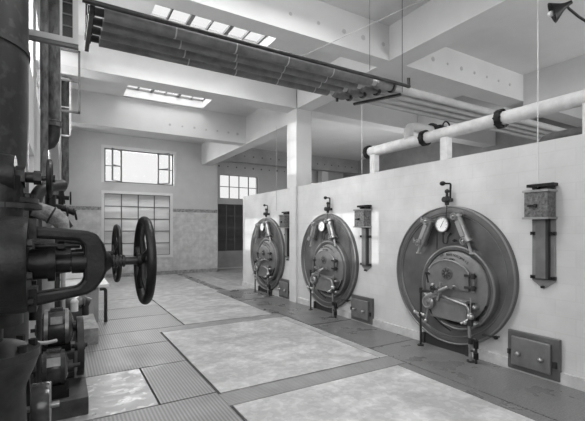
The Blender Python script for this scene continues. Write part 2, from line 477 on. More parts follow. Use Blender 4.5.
# upper window in the back wall: fixed sides, clear centre, two opened sashes
f = MB(); y = BW + .10
x0, x1, z0, z1 = hu
for x in (x0 + .02, x1 - .02): f.box(x - .03, x + .03, y, y + .05, z0, z1)
for z in (z0 + .02, z1 - .02): f.box(x0, x1, y, y + .05, z - .025, z + .025)
for x in (1.88, 3.22): f.box(x - .016, x + .016, y, y + .05, z0, z1)
for a, b in ((x0, 1.88), (3.22, x1)): f.box(a, b, y, y + .04, 4.12, 4.15)
o = struct('window_1', f, 'frame', label='upper window of the back wall with two opened casements')
MB().box(x0, x1, y + .02, y + .024, z0, z1).build('pane', 'glass', o)
for (hx, sgn) in ((1.88, -1), (3.22, 1)):
    a = math.radians(48)
    s_ = MB(); p0 = V((hx, y, 0)); d = V((sgn * math.cos(a), -math.sin(a), 0)); L_ = .50
    for q in (0, 1): 
        pq = p0 + d * L_ * q
        s_.box(pq.x - .03, pq.x + .03, pq.y - .02, pq.y + .02, z0 + .04, z1 - .04)
    for z in (z0 + .05, 4.13, z1 - .05):
        s_.tube([p0 + V((0, 0, z)), p0 + d * L_ + V((0, 0, z))], .024, 4)
    s_.build('casement', 'frame', o)
# reveal/frame surround
struct('trim_20', MB().box(hu[0] - .1, hu[0], BW - .02, BW, hu[2] - .02, hu[3] + .1).box(hu[1], hu[1] + .1, BW - .02, BW, hu[2] - .02, hu[3] + .1).box(hu[0], hu[1], BW - .02, BW, hu[3], hu[3] + .1), 'plaster', label='plaster surround of the upper window')
struct('trim_21', MB().box(hlw[0] - .1, hlw[0] - .0, BW - .03, BW, hlw[2] - .1, hlw[3] + .1).box(hlw[1], hlw[1] + .1, BW - .03, BW, hlw[2] - .1, hlw[3] + .1).box(hlw[0], hlw[1], BW - .03, BW, hlw[3], hlw[3] + .1).box(hlw[0], hlw[1], BW - .03, BW, hlw[2] - .1, hlw[2]), 'plaster', label='plaster surround of the lower window')
panes_window('window_2', 'large frosted lower window of the back wall in four columns of panes', hlw[0], hlw[1], hlw[2], hlw[3], BW + .06, 4, 5, 'frost')
panes_window('window_3', 'upper window of the passage behind the boiler wall', 6.05, 7.95, 3.18, 4.25, RW + .08, 4, 2, 'glass')
panes_window('window_4', 'tall dark window of the passage below the upper one', 5.95, 7.6, .8, 2.92, RW + .05, 4, 4, 'frostdark')
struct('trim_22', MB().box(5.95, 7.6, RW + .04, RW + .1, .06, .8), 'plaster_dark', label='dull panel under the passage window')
panes_window('window_5', 'far small upper window seen just over the boiler wall', 10.85, 12.4, 3.18, 4.2, RW + .08, 3, 2, 'glass')

# opened casements of the left wall
def sash(label, yh, z0, z1, wd, m, t=.022, dark=False, dy=0.0, nz=2):
    r = thing('opened_window_casement', label, 'window sash', (LX, yh, z0), None)
    h = z1 - z0
    f = MB()
    f.box(0, wd, -t, t, 0, t * 2).box(0, wd, -t, t, h - t * 2, h).box(0, t * 2, -t, t, 0, h).box(wd - t * 2, wd, -t, t, 0, h)
    for k in range(1, nz): f.box(0, wd, -t * .6, t * .6, h * k / nz - t * .6, h * k / nz + t * .6)
    if dark: f.box(wd * .62 - t * .6, wd * .62 + t * .6, -t * .6, t * .6, 0, h)
    f.build('frame', m, r)
    if dark: MB().box(t, wd - t, -.004, .004, t, h - t).build('pane', 'darkglass', r)
    r.rotation_euler.z = dy
    return r
r = thing('opened_window_casement', 'pale framed casement with dark panes swung open, at the top left of the picture', 'window sash', (LX, 4.02, 3.42))
f = MB().box(0, .47, -.025, .025, 0, .05).box(0, .47, -.025, .025, 1.3, 1.35).box(.425, .47, -.03, .03, 0, 1.35).box(.325, .345, -.02, .02, 0, 1.35).box(0, .03, -.02, .02, 0, 1.35)
f.build('frame', 'framew', r)
MB().box(.0, .47, -.02, .028, -.03, 0).build('lower_rail', 'frame', r)
g = MB().box(.345, .425, -.004, .004, .05, 1.3).build('dark_pane', 'darkglass', r)
gb = MB()
for k in range(1, 12): gb.box(.345, .425, -.01, .01, .05 + .105 * k - .006, .05 + .105 * k + .006)
gb.build('glazing_bars', 'frame', g)
MB().box(.03, .325, -.002, .002, .05, 1.3).build('clear_pane', 'glass', r)
sash('thin dark steel casement swung open behind the rusty pipe', 8.0, 3.85, 4.98, .62, 'frame', .018)
sash('farther pale steel casement swung open behind the thin dark one', 9.6, 3.75, 5.0, .50, 'framew', .016)

# ------------------------------------------------------------------ boilers
def ring_profile(R): return None
def build_boiler(label):
    r = thing('fire_tube_boiler', label, 'boiler', (WX + .055, 3.72, 0))
    zc = 1.10; ax = (-1, 0, 0)
    # local: x negative = out of the wall, u = -y (to the right), z up
    P = lambda x, u, v: V((-x, -u, zc + v))
    f = MB().lathe([(0, 1.0), (.10, 1.0), (.115, .992), (.12, .975), (.12, .90), (.10, .885), (.10, .3), (.10, 0)], P(0, 0, 0), ax, 96)
    f.build('front_plate', 'boiler', r)
    MB().torus(P(.12, 0, 0), ax, .985, .014, 96, 8).build('rim_band', 'rim', r)
    MB().torus(P(.108, 0, 0), ax, .885, .008, 96, 6).build('seam_ring', 'rim', r)
    MB().box(.0, .006, 0, .012, 0, .52, Matrix.Translation(P(.108, -.19, .36))).build('seam_strip', 'iron2', r)
    # fire door ring, set low and to the right
    cu, cv = .18, -.16
    MB().lathe([(.10, .60), (.17, .59), (.185, .575), (.185, .535), (.16, .52), (.15, .50), (.15, 0)], P(0, cu, cv), ax, 72).build('door_ring', 'boiler', r)
    MB().torus(P(.182, cu, cv), ax, .575, .016, 72, 8).build('ring_edge', 'rim', r)
    d = MB().lathe([(.15, .515), (.175, .505), (.185, .485), (.185, 0)], P(0, cu - .02, cv), ax, 72)
    d.build('door_disc', 'boiler_light', r)
    # lettering
    for txt, rad, size in (('S.A. DE BARTOLOMEIS', .445, .046), ('MILANO', .385, .040)):
        step = size * .74 / rad
        for i, ch in enumerate(txt):
            if ch == ' ': continue
            a = (i - (len(txt) - 1) / 2) * step
            cu_ = bpy.data.curves.new('letter', 'FONT'); cu_.body = ch; cu_.size = size; cu_.extrude = .002; cu_.align_x = 'CENTER'
            tmp = bpy.data.objects.new('tmp', cu_); C.objects.link(tmp)
            dg = bpy.context.evaluated_depsgraph_get(); me = bpy.data.meshes.new_from_object(tmp.evaluated_get(dg))
            bpy.data.objects.remove(tmp)
            pos = P(.188, cu - .10 + rad * math.sin(a), cv + .0 + rad * math.cos(a))
            # text local x -> u (=-y), text local y -> z
            R = Matrix(((0, 0, -1), (-1, 0, 0), (0, 1, 0))).to_4x4()
            R2 = Matrix.Rotation(a, 4, V((-1, 0, 0)) * -1)
            me.transform(Matrix.Translation(pos) @ R2 @ R)
            letters.append(me)
    bm = bmesh.new()
    for me in letters: bm.from_mesh(me)
    letters.clear()
    me = bpy.data.meshes.new('lettering'); bm.to_mesh(me); me.materials.append(M['ink'])
    lo = bpy.data.objects.new('lettering', me); C.objects.link(lo); lo.parent = r
    # upper door: arched
    pts = [P(.185, -.25, -.19), P(.185, .41, -.19), P(.185, .41, .04)]
    for k in range(0, 13):
        t = k / 12; u = .41 - .66 * t
        v = .07 + .15 * math.sin(PI * (0.06 + .88 * t)) if 0 < k < 12 else .07
        pts.append(P(.185, u, v))
    ud = MB().prism(pts, (-.035, 0, 0)).build('upper_door', 'boiler_light', r, bevel=.008)
    ep = [p + V((-.036, 0, 0)) for p in pts[2:]]
    MB().tube(ep, .011, 6).build('door_edge', 'rim', ud)
    ros = MB().lathe([(0, 0), (0, .088), (.012, .088), (.014, .082), (.014, 0)], P(.22, .07, .03), ax, 24)
    ros = ros.build('air_register', 'boiler', ud)
    sl = MB()
    for k in range(8):
        a = 2 * PI * k / 8 + .2
        c_ = P(.236, .07 + .05 * math.cos(a), .03 + .05 * math.sin(a))
        sl.box(-.002, .002, -.011, .011, -.022, .022, Matrix.Translation(c_) @ Matrix.Rotation(PI / 2 - a, 4, 'X') )
    sl.build('register_slot', 'ink', ros)
    MB().sph(P(.245, .07, .03), .014).build('knob', 'steel', ros)
    # hinges of both doors at right, latch left
    for vv in (.03, -.13, -.36, -.55):
        h = MB().box(-.03, .0, -.12, .02, -.016, .016, Matrix.Translation(P(.215, .38, vv)))
        h.cyl(P(.235, .49, vv - .035), P(.235, .49, vv + .035), .026, n=12)
        h.cyl(P(.15, .49, vv), P(.235, .49, vv), .02, n=10)
        h.build('hinge', 'iron2', r)
    MB().cyl(P(.22, .49, -.19), P(.22, .49, .08), .015, n=8).build('hinge_pin', 'steel', r)
    lt = MB().tube([P(.22, -.26, -.14), P(.25, -.27, .0), P(.235, -.22, .0)], .012, 8).cyl(P(.2, -.27, .0), P(.26, -.27, .0), .022, n=10)
    lt.build('latch_handle', 'iron2', ud)
    MB().tube([P(.225, .18, -.17), P(.265, .2, -.13), P(.265, .24, -.13), P(.225, .26, -.17)], .009, 8).build('pull_handle', 'steel', ud)
    # lower door: rectangle box, sloped chute on top
    ld = MB().box(-.09, .0, -.42, .18, -.62, -.31, Matrix.Translation(P(.185, 0, 0))).build('lower_door', 'boiler_light', r, bevel=.01)
    ch = MB().prism([P(.185, -.12, -.31), P(.30, -.12, -.33), P(.29, -.12, -.37), P(.185, -.12, -.37)], V((0, -.52, 0))).build('door_hood', 'boiler_light', ld)
    # arcs of trim under the lower door
    MB().torus(P(.19, cu, cv), ax, .50, .012, 40, 6, a0=PI * .62, a1=PI * 1.38, ref=(0, 0, 1)).build('hoop', 'iron', r)
    # left feed pipe, blower and burner head
    pl = MB().tube(bend([(P(.27, -.36, -1.10)), P(.27, -.36, -.27), P(.27, -.22, -.25), P(.30, -.10, -.28)], .05), .017, 10)
    pl = pl.build('feed_pipe', 'iron2', r)
    for v0, v1, rr in ((-1.10, -1.085, .05), (-.66, -.58, .028), (-.30, -.22, .026)):
        MB().cyl(P(.27, -.36, v0), P(.27, -.36, v1), rr, n=12).build('union', 'iron2', pl)
    fan = MB().lathe([(0, 0), (0, .085), (.02, .10), (.05, .10), (.065, .085), (.065, .03), (.09, .03), (.09, 0)], P(.27, -.19, -.41), ax, 24)
    fan = fan.build('blower_housing', 'steel', r)
    MB().torus(P(.34, -.19, -.41), ax, .075, .008, 20, 6).build('flange', 'brass', fan)
    bn = MB().tube([P(.31, -.19, -.33), P(.32, -.1, -.28), P(.31, .02, -.21), P(.25, .10, -.16)], [.045, .038, .034, .024], 10)
    bn.cyl(P(.32, -.1, -.33), P(.32, -.1, -.16), .024, n=10).sph(P(.32, -.1, -.15), .032, 10).cyl(P(.28, .0, -.26), P(.36, .0, -.16), .022, n=10)
    bn.cyl(P(.31, -.02, -.36), P(.31, .04, -.10), .02, n=10).cyl(P(.31, -.24, -.30), P(.31, -.02, -.30), .026, n=10)
    bn.build('burner_head', 'steel', r)
    hw = MB().torus(P(.38, -.06, -.20), (-1, .5, 0), .045, .009, 18, 6).cyl(P(.30, -.03, -.20), P(.39, -.065, -.20), .008, n=8)
    for a in range(3): hw.cyl(V(P(.38, -.06, -.20)) + V((0, .042 * math.cos(a * PI / 3), .042 * math.sin(a * PI / 3))), V(P(.38, -.06, -.20)) - V((0, .042 * math.cos(a * PI / 3), .042 * math.sin(a * PI / 3))), .005, n=6)
    hw.build('handwheel', 'iron2', r)
    for (a, b) in (((-.36, -.60), (-.28, -.62)), ((-.36, -.62), (-.44, -.60)), ((-.22, -.50), (-.24, -.70))):
        MB().tube([P(.28, a[0], a[1]), P(.30, b[0], b[1])], .013, 8).sph(P(.30, b[0], b[1]), .028, 8).build('drain_cock', 'brass', r)
    MB().tube([P(.28, -.2, -.5), P(.26, -.12, -.62), P(.22, -.02, -.72), P(.2, .12, -.78)], .011, 8).build('curved_lead', 'iron', r)
    # right pair of pipes
    pr = MB().tube(bend([P(.26, .02, -.30), P(.29, .25, -.33), P(.29, .46, -.37), P(.29, .49, -1.10)], .07), .021, 10)
    pr = pr.build('oil_pipe', 'steel', r)
    for v0, v1, rr in ((-.86, -.78, .032), (-.62, -.46, .036), (-1.10, -1.08, .05)):
        MB().cyl(P(.29, .49, v0), P(.29, .49, v1), rr, n=12).build('union', 'iron2', pr)
    p2 = MB().tube(bend([P(.29, .49, -.80), P(.29, .57, -.78), P(.29, .57, -1.10)], .03), .018, 10).build('bypass_pipe', 'iron2', r)
    for v0, v1 in ((-.9, -.80), (-1.04, -.96)): MB().cyl(P(.29, .57, v0), P(.29, .57, v1), .032, n=10).build('union', 'iron', p2)
    MB().cyl(P(.29, .49, -.95), P(.29, .57, -.95), .016, n=8).build('cross_link', 'iron2', r)
    MB().sph(P(.29, .49, -.50), .048, 10, (1, 1, 1.1)).sph(P(.35, .45, -.58), .03, 8).cyl(P(.29, .49, -.52), P(.37, .40, -.60), .015, n=8).build('valve', 'brass', r)
    MB().cyl(P(.29, .49, -.45), P(.29, .49, -.25), .009, n=8).build('valve_stem', 'steel', r)
    for vv_ in (-.60, -.38): MB().cyl(P(.15, .52, vv_), P(.25, .52, vv_), .038, n=12).sph(P(.25, .52, vv_), .036, 10).build('clamp_boss', 'steel', r)
    # pressure gauge
    g = MB().lathe([(0, .05), (0, .115), (.05, .115), (.055, .11), (.055, .10), (.05, .098)], P(.17, -.02, .73), ax, 28)
    g.cyl(P(.10, -.02, .73), P(.18, -.02, .73), .06, n=14)
    g = g.build('pressure_gauge', 'iron2', r)
    MB().lathe([(0, .10), (.002, .10), (.004, 0)], P(.218, -.02, .73), ax, 28).build('dial', 'dial', g)
    tk = MB()
    for k in range(9):
        a = -2.2 + 4.4 * k / 8
        tk.tube([P(.2225, -.02 + .075 * math.sin(a), .73 + .075 * math.cos(a)), P(.2225, -.02 + .09 * math.sin(a), .73 + .09 * math.cos(a))], .0025, 4)
    tk.tube([P(.2235, -.04, .69), P(.2235, .015, .785)], .004, 4)
    tk.build('needle', 'ink', g)
    MB().torus(P(.222, -.02, .73), ax, .107, .009, 28, 6).build('bezel', 'steel', g)
    gp = MB().tube(bend([P(.19, -.02, .64), P(.19, -.02, .46), P(.19, .05, .45), P(.19, .06, .56), P(.12, .06, .60)], .03), .012, 8).cyl(P(.19, -.02, .58), P(.19, -.02, .62), .022, n=8)
    gp.build('syphon_pipe', 'iron2', r)
    MB().sph(P(.14, .13, .50), .024, 8).cyl(P(.1, .13, .5), P(.17, .13, .5), .012, n=8).build('test_cock', 'iron2', r)
    MB().cyl(P(.125, .36, .40), P(.15, .36, .40), .035, n=14).build('inspection_plug', 'ink', r)
    # two tilted water gauges
    for (tu, tv, bu, bv) in ((-.25, .78, -.40, .46), (.23, .84, .38, .50)):
        T = P(.2, tu, tv); B = P(.2, bu, bv); dd = (B - T).normalized()
        side = V((0, 1, 0)) if tu < 0 else V((0, -1, 0))
        wg = MB().cyl(T, B, .055 if tu > 0 else .068, n=14)
        wg.cyl(T - dd * .02, T + dd * .02, .075, n=14).cyl(B - dd * .02, B + dd * .02, .075, n=14)
        wg.cyl(P(.1, tu, tv), T + V((-.05, 0, 0)), .028, n=10).cyl(P(.1, bu, bv), B + V((-.05, 0, 0)), .028, n=10)
        wg = wg.build('water_gauge', 'steel', r)
        MB().box(-.012, .012, -.03, .03, -.115, .115, Matrix.Translation((T + B) / 2 + V((-.06, 0, 0))) @ Matrix.Rotation(math.atan2((T - B).y, (T - B).z) * -1, 4, 'X')).build('sight_glass', 'brass', wg)
        for q in (T, B):
            k = MB().cyl(q + V((-.04, 0, 0)), q + V((-.10, 0, 0)), .014, n=8).torus(q + V((-.10, 0, 0)), ax, .042, .010, 16, 6)
            k.sph(q + V((-.10, 0, 0)), .022, 8)
            if tu < 0: k.cyl(q, q + side * .16 + V((0, 0, .03)), .009, n=8).cyl(q + side * .16 + V((0, 0, -.01)), q + side * .16 + V((0, 0, .07)), .012, n=6)
            k.build('cock', 'steel', wg)
        e = B + dd * .16 + V((0, 0, -.02))
        MB().tube([B, B + dd * .06, e], .020, 8).cyl(e + V((0, -.03, 0)), e + V((0, .03, 0)), .014, n=8).build('drain_tube', 'brass', wg)
    # cradle cheeks, plus a black block painting the dark of the pit opening
    MB().box(-.10, .0, -.30, .42, -.005, .16).box(-.13, .0, -.34, -.30, 0, .18).box(-.13, 0, .42, .46, 0, .16).build('cradle_dark_pit', 'ink', r)
    return r
letters = []
b1 = build_boiler('nearest and largest boiler front set in the whitewashed wall, dark grey with pressure gauge')
b1['group'] = 'boiler fronts along the wall'
b2 = copy_tree(b1); b2.location = (WX + .055, 6.76, 0); b2['label'] = 'middle boiler front, standing between the column pilaster and the slim gauge box'
b3 = copy_tree(b1); b3.location = (WX + .055, 9.62, 0); b3['label'] = 'farthest boiler front, beyond the pilaster near the end of the wall'

# valve above each boiler
def safety_valve(y, label):
    r = thing('safety_valve', label, 'valve', (WX, y, 2.12), 'safety valves above the boilers')
    b = MB().sph((-.10, 0, .07), .055, 12).cyl((-.10, 0, -.01), (-.10, 0, .10), .03, n=12).cyl((-.0, 0, .07), (-.12, 0, .07), .03, n=12)
    b.cyl((-.17, 0, .07), (-.12, 0, .07), .042, n=12)
    b = b.build('body', 'iron2', r)
    MB().cyl((-.10, 0, .10), (-.10, 0, .17), .02, n=10).sph((-.10, 0, .19), .035, 10).build('bonnet', 'iron2', r)
    MB().tube(bend([(-.08, -.04, .08), (-.08, -.045, .30), (-.12, .06, .31)], .02), .014, 8).sph((-.12, .06, .31), .035, 10, (1, 1.4, 1)).build('lever', 'iron', r)
    MB().tube([(-.10, 0, .0), (-.11, .01, -.18)], .006, 6).build('link_wire', 'iron', r)
    return r
s1 = safety_valve(3.70, 'small dark valve with bent lever on the wall above the nearest boiler')
for y, l in ((6.64, 'small dark valve with bent lever on the wall above the middle boiler'), (9.52, 'small dark valve with bent lever on the wall above the farthest boiler')):
    c = copy_tree(s1); c.location.y = y; c['label'] = l

# draught gauge boxes
def gauge_box(y, label):
    r = thing('draught_regulator', label, 'regulator box', (WX, y, 1.0), 'regulator boxes hung on the boiler wall')
    bx = MB().box(-.19, -.02, -.13, .13, .87, 1.16).build('housing', 'box', r, bevel=.006)
    MB().box(-.205, -.0, -.145, .145, 1.16, 1.185).build('lid', 'steel', bx); MB().box(-.205, 0, -.145, .145, .845, .87).build('base_plate', 'steel', bx)
    MB().cyl((-.19, .0, 1.0), (-.215, .0, 1.0), .022, n=12).box(-.215, -.19, -.01, .08, .99, 1.01).build('latch', 'iron', bx)
    bp = MB().prism([(-.012, -.13, .2), (-.012, -.13, 1.25), (-.012, .13, 1.25), (-.012, .13, .2), (-.012, .13, .12), (-.012, 0, .02), (-.012, -.13, .12)], (.012, 0, 0))
    bp.build('backing_board', 'slate', r)
    MB().box(-.075, -.05, -.05, .06, .15, .87).build('slide_board', 'boiler_light', r)
    MB().box(-.075, -.012, -.075, -.05, .15, .87).build('slide_rail', 'ink', r)
    for z in (.16, .68):
        MB().box(-.04, -.012, -.14, .14, z - .02, z + .02).build('cross_bar', 'iron2', r)
    for (u, z) in ((-.11, .16), (.11, .16), (0, .05), (-.11, .68), (.11, .68)): MB().cyl((-.06, u, z), (-.012, u, z), .015, n=8).build('bolt', 'iron', r)
    pu = MB().box(-.12, -.02, -.16, .14, 1.225, 1.26).cyl((-.10, -.1, 1.22), (-.02, -.1, 1.22), .03, n=12).cyl((-.10, .06, 1.22), (-.02, .06, 1.22), .03, n=12)
    pu.build('pulley_bracket', 'iron', r)
    return r
GY = (2.43, 5.54, 8.47)
GL = ('dark mottled box with backing board at the right edge, right of the nearest boiler', 'slim regulator box on the wall between the nearest and middle boilers', 'regulator box edge-on behind the pilaster, beside the farthest boiler')
g1 = gauge_box(GY[0], GL[0]); g1.location.z = 1.03
for k in (1, 2):
    c = copy_tree(g1); c.location.y = GY[k]; c['label'] = GL[k]
    c.location.z = .95
for y, l in ((GY[0], 'bright cord hanging from the ceiling to the box at the right edge'), (GY[1], 'thin cord hanging from the ceiling to the slim box left of the nearest boiler'), (8.9, 'faint cord hanging beside the column to the farthest box')):
    o = MB().cyl((WX - .10, y + .02, 2.25), (WX - .10, y + .02, 4.7 if y < 8 else 4.44), .0055 if y < 3 else .004, n=6)
    o = o.build('hanging_cord', 'wirew' if y < 6 else 'wire')
    tag(o, l, 'cord')
# ash doors
def ash_door(y, label):
    r = thing('ash_door', label, 'hatch', (WX, y, 0), 'iron ash doors low in the boiler wall')
    MB().box(-.05, 0, -.30, .30, .02, .50).build('frame', 'boiler', r, bevel=.01)
    d = MB().box(-.085, -.05, -.215, .24, .08, .435).build('door', 'boiler_light', r, bevel=.012)
    for u in (.13, -.13):
        MB().cyl((-.085, u, .24), (-.12, u, .24), .015, n=10).sph((-.13, u, .24), .032, 12).build('knob', 'steel', d)
    MB().box(-.075, -.02, -.27, -.235, .17, .24).build('hinge', 'iron2', r)
    MB().box(-.075, -.02, .26, .29, .20, .26).build('catch', 'iron2', r)
    return r
a1 = ash_door(2.54, 'square iron ash door low in the wall at the bottom right, nearest the camera')
for y, l in ((5.64, 'square iron ash door left of the nearest boiler, under the slim regulator box'), (8.58, 'small-looking iron ash door between the farthest boiler and the pilaster')):
    c = copy_tree(a1); c.location.y = y; c['label'] = l
# wall taps low beside the boilers
def tap(y, label):
    r = thing('drain_tap', label, 'tap', (WX, y, .36), 'drain taps low on the boiler wall')
    MB().tube(bend([(0, 0, 0), (-.06, 0, 0), (-.08, .12, 0), (-.08, .18, -.01)], .02), .012, 8).build('spout', 'iron2', r)
    MB().cyl((-.06, -.0, .0), (-.09, .0, .0), .025, n=10).sph((-.09, -.02, .0), .02, 8).build('handle', 'iron', r)
    return r
t1 = tap(2.98, 'small tap low on the wall between the nearest boiler and its ash door')
c = copy_tree(t1); c.location.y = 6.02; c['label'] = 'small tap low on the wall beside the middle boiler'

# ------------------------------------------------------------------ steam main on the wall
MX = 5.0
mz = 3.225
m_ = MB().tube([(MX, -2.5, mz), (MX, 5.62, mz)], .088, 24)
m_ = m_.build('steam_main', 'main')
tag(m_, 'thick whitewashed steam main running lengthwise above the boiler wall', 'pipe')
for y in (2.0, 3.88, 5.45):
    o = MB().box(MX - .06, MX + .06, y - .06, y + .06, 2.8, mz - .075).build('pipe_support_pier', 'main')
    tag(o, {2.0: 'whitewashed pier under the steam main at the right edge', 3.88: 'whitewashed pier under the steam main above the nearest boiler', 5.45: 'whitewashed pier under the far end of the steam main'}[y], 'pier')
for y, l in ((5.60, 'dark flange closing the far end of the steam main'), (4.28, 'dark bolted flange on the steam main beside the elbow'), (3.02, 'dark bolted flange on the steam main where the pipe bundle crosses')):
    o = MB().cyl((MX, y - .035, mz), (MX, y + .035, mz), .125, n=24)
    for k in range(8):
        a = 2 * PI * k / 8; o.cyl((MX + .107 * math.cos(a), y - .05, mz + .107 * math.sin(a)), (MX + .107 * math.cos(a), y + .05, mz + .107 * math.sin(a)), .014, n=8)
    tag(o.build('bolted_flange', 'iron'), l, 'flange')
o = MB().tube(bend([(MX, 4.62, mz), (MX, 4.62, mz + .27), (MX + .55, 4.62, mz + .27)], .16, 8), .08, 16)
o = tag(o.build('steam_branch_elbow', 'pipe_light'), 'pale elbow rising from the steam main and turning behind it', 'pipe')
r = thing('branch_valve', 'dark valve with a round wheel beyond the pale elbow above the steam main', 'valve', (MX + .55, 4.62, mz + .27))
MB().cyl((0, 0, 0), (.05, 0, 0), .13, n=18).cyl((.2, 0, 0), (.25, 0, 0), .13, n=18).sph((.13, 0, 0), .10, 12).build('body', 'iron', r)
MB().torus((.13, -.22, .03), (0, 1, 0), .09, .014, 20, 6).cyl((.13, 0, 0), (.13, -.22, .03), .02, n=8).build('handwheel', 'iron', r)
for (x, y) in ((7.2, 3.6), (8.0, 4.2)):
    tag(MB().tube(bend([(x, y - 2.4, 3.35), (x, y, 3.35), (x, y, 1.0)], .15), .07, 12).build('side_room_pipe', 'pipe_lag'), 'dim bent pipe in the dark side room behind the steam main' if x < 7.5 else 'dim farther bent pipe in the dark side room', 'pipe')

# ------------------------------------------------------------------ overhead pipe bundle
PYS = [4.15, 4.35, 4.55, 4.75]
PZ = 3.84
for i, y in enumerate(PYS):
    xe = [3.72, 3.62, 3.52, 3.42][i]
    r = thing('overhead_heating_pipe', ['nearest', 'second', 'third', 'farthest'][i] + ' of the four lagged overhead pipes crossing below the ceiling, counted from the camera', 'pipe', (0, y, PZ), 'overhead pipes below the cross beam')
    MB().tube([(.34 + .0, 0, 0), (xe, 0, 0)], .070, 20).build('lagging', 'pipe_lag', r)
    for k in range(1, 5):
        x = .34 + (xe - .34) * k / 5 + .12 * i
        if x < xe - .1: MB().cyl((x - .008, 0, 0), (x + .008, 0, 0), .073, n=20, cap=False).build('lagging_band', 'pipe_light', r)
    MB().tube([(.20, 0, 0), (.36, 0, 0)], .04, 12).build('bare_end', 'iron2', r)
    MB().cyl((.23, 0, 0), (.26, 0, 0), .06, n=16).build('end_flange', 'iron', r)
    MB().tube([(xe, 0, 0), (xe + .12, 0, 0)], .04, 12).build('neck', 'pipe_light', r)
    v = MB().lathe([(0, .04), (.02, .07), (.08, .085), (.2, .085), (.26, .06), (.30, .06), (.30, .08), (.34, .08), (.34, 0)], (xe + .10, 0, 0), (1, 0, 0), 16).build('stop_valve', 'pipe_lag', r)
    MB().cyl((xe + .40, 0, 0), (xe + .44, 0, 0), .08, n=16).build('valve_flange', 'iron', v); MB().cyl((xe + .18, 0, -.05), (xe + .18, 0, -.13), .02, n=8).build('drip_cock', 'iron', v)
    MB().tube([(xe + .44, 0, 0), (12.8, 0, 0)], .060, 16).build('run_pipe', 'pipe_light', r)
o = MB().tube([(.15, 4.0, PZ), (4.35, 4.0, PZ)], .024, 10).cyl((4.33, 4.0, PZ - .02), (4.33, 4.0, PZ + .12), .024, n=8)
tag(o.build('support_rail', 'iron2'), 'thin dark pipe running along the near side of the overhead bundle', 'pipe')
o = MB().tube([(5.5, 4.90, PZ + .25), (12.8, 4.90, PZ + .25)], .06, 12)
tag(o.build('side_bay_pipe', 'pipe_light'), 'pale pipe of the side bay running behind the four overhead ones', 'pipe')
# bracket frame holding the left ends
r = thing('pipe_bracket', 'dark bracket strap holding the left ends of the overhead pipes', 'bracket', (.225, 4.45, PZ - .09))
MB().box(-.02, .02, -.4, .42, -.02, .02).build('cross_bar', 'iron2', r)
for y in (-.4, .42): MB().box(-.012, .012, y - .012, y + .012, 0, CEIL - PZ + .12).build('hanger_rod', 'iron', r)
r = thing('pipe_hanger', 'dark bracket bar with hanger rods at the valves of the overhead pipes', 'bracket', (4.12, 4.42, PZ - .10))
MB().box(-.025, .025, -.36, .40, -.018, .015, Matrix.Rotation(.42, 4, 'Z')).build('cross_bar', 'iron', r)
MB().cyl((.1, -.4, 0), (.1, -.4, CEIL - PZ + .11), .005, n=6).build('hanger_rod', 'iron2', r)
MB().cyl((-.5, -.38, .2), (-.5, -.38, CEIL - PZ + .11), .004, n=6).build('hanger_rod', 'iron2', r)
tag(MB().tube([(2.5, 4.0, 3.86), (4.9, 3.2, 5.25)], .004, 6).build('slanting_wire', 'wire'), 'thin slanting wire rising from the overhead pipes across the near beam', 'wire')

# ceiling lamp top right
r = thing('ceiling_lamp', 'dark enamel lamp shade on an arm at the top right corner', 'lamp', (4.84, 2.2, 4.19))
MB().lathe([(-.06, .02), (.0, .03), (.04, .05), (.13, .115), (.14, .12), (.135, .11), (.06, .04)], (.05, 0, .10), (-.55, 1.0, -.45), 20).build('lamp_shade', 'iron', r)
MB().sph((-.02, .125, .04), .035, 10).build('bulb', 'white', r)
MB().tube([(.05, 0, .10), (.12, 0, .08), (.3, -.02, .03), (.9, -.05, -.02)], .014, 8).build('arm', 'iron', r)

# ------------------------------------------------------------------ left machinery
# large tank/stack
r = thing('vertical_flue', 'massive dark vertical steel cylinder filling the left edge', 'pipe', (-.60, 3.42, .0))
MB().lathe([(.9, 0), (.9, .385), (CEIL - .01, .385)], (0, 0, 0), (0, 0, 1), 64).build('shell', 'tank', r)
MB().lathe([(3.0, .386), (3.0, .396), (3.035, .396), (3.035, .386)], (0, 0, 0), (0, 0, 1), 64).build('strap', 'ink', r)
MB().lathe([(0, .22), (.9, .22)], (0, 0, 0), (0, 0, 1), 32).build('foot', 'tank', r)
# rusty pipes
r = thing('rusty_standpipe', 'thick mottled vertical pipe with flange and curved foot at upper left', 'pipe', (-.13, 7.0, 0))
MB().tube([(0, 0, 3.37), (0, 0, 5.29)], .098, 20).build('pipe', 'rust', r)
MB().cyl((0, 0, 3.34), (0, 0, 3.40), .118, n=24).torus((0, 0, 3.41), (0, 0, 1), .105, .02, 24, 6).build('flange', 'rust', r)
MB().tube(bend([(0, 0, 3.35), (0, 0, 3.15), (-.12, 0, 3.0)], .15, 8), [.10] + [.098] * 9 + [.06], 20).build('elbow', 'iron2', r)
tag(MB().tube([(-.235, 6.7, 1.5), (-.235, 6.7, 5.3)], .05, 14).build('slim_standpipe', 'rust'), 'slim dark vertical pipe just left of the thick mottled one', 'pipe')
tag(MB().tube(bend([(.04, 10.5, 5.3), (.04, 10.5, 2.72), (-.3, 10.5, 2.5)], .2, 8), .085, 16).build('far_standpipe', 'rust'), 'flaking vertical pipe near the back wall with curved foot', 'pipe')
tag(MB().tube([(-.06, 9.5, 2.5), (-.06, 9.5, 5.3)], .03, 10).build('thin_wall_pipe', 'pipe_light'), 'thin pale vertical pipe in front of the left wall', 'pipe')
tag(MB().tube(bend([(-.20, 3.9, 1.0), (-.20, 3.9, 2.1), (.0, 4.1, 2.16)], .15, 8), .05, 14).build('bent_pipe', 'iron2'), 'grey bent pipe rising behind the upper left valve', 'pipe')

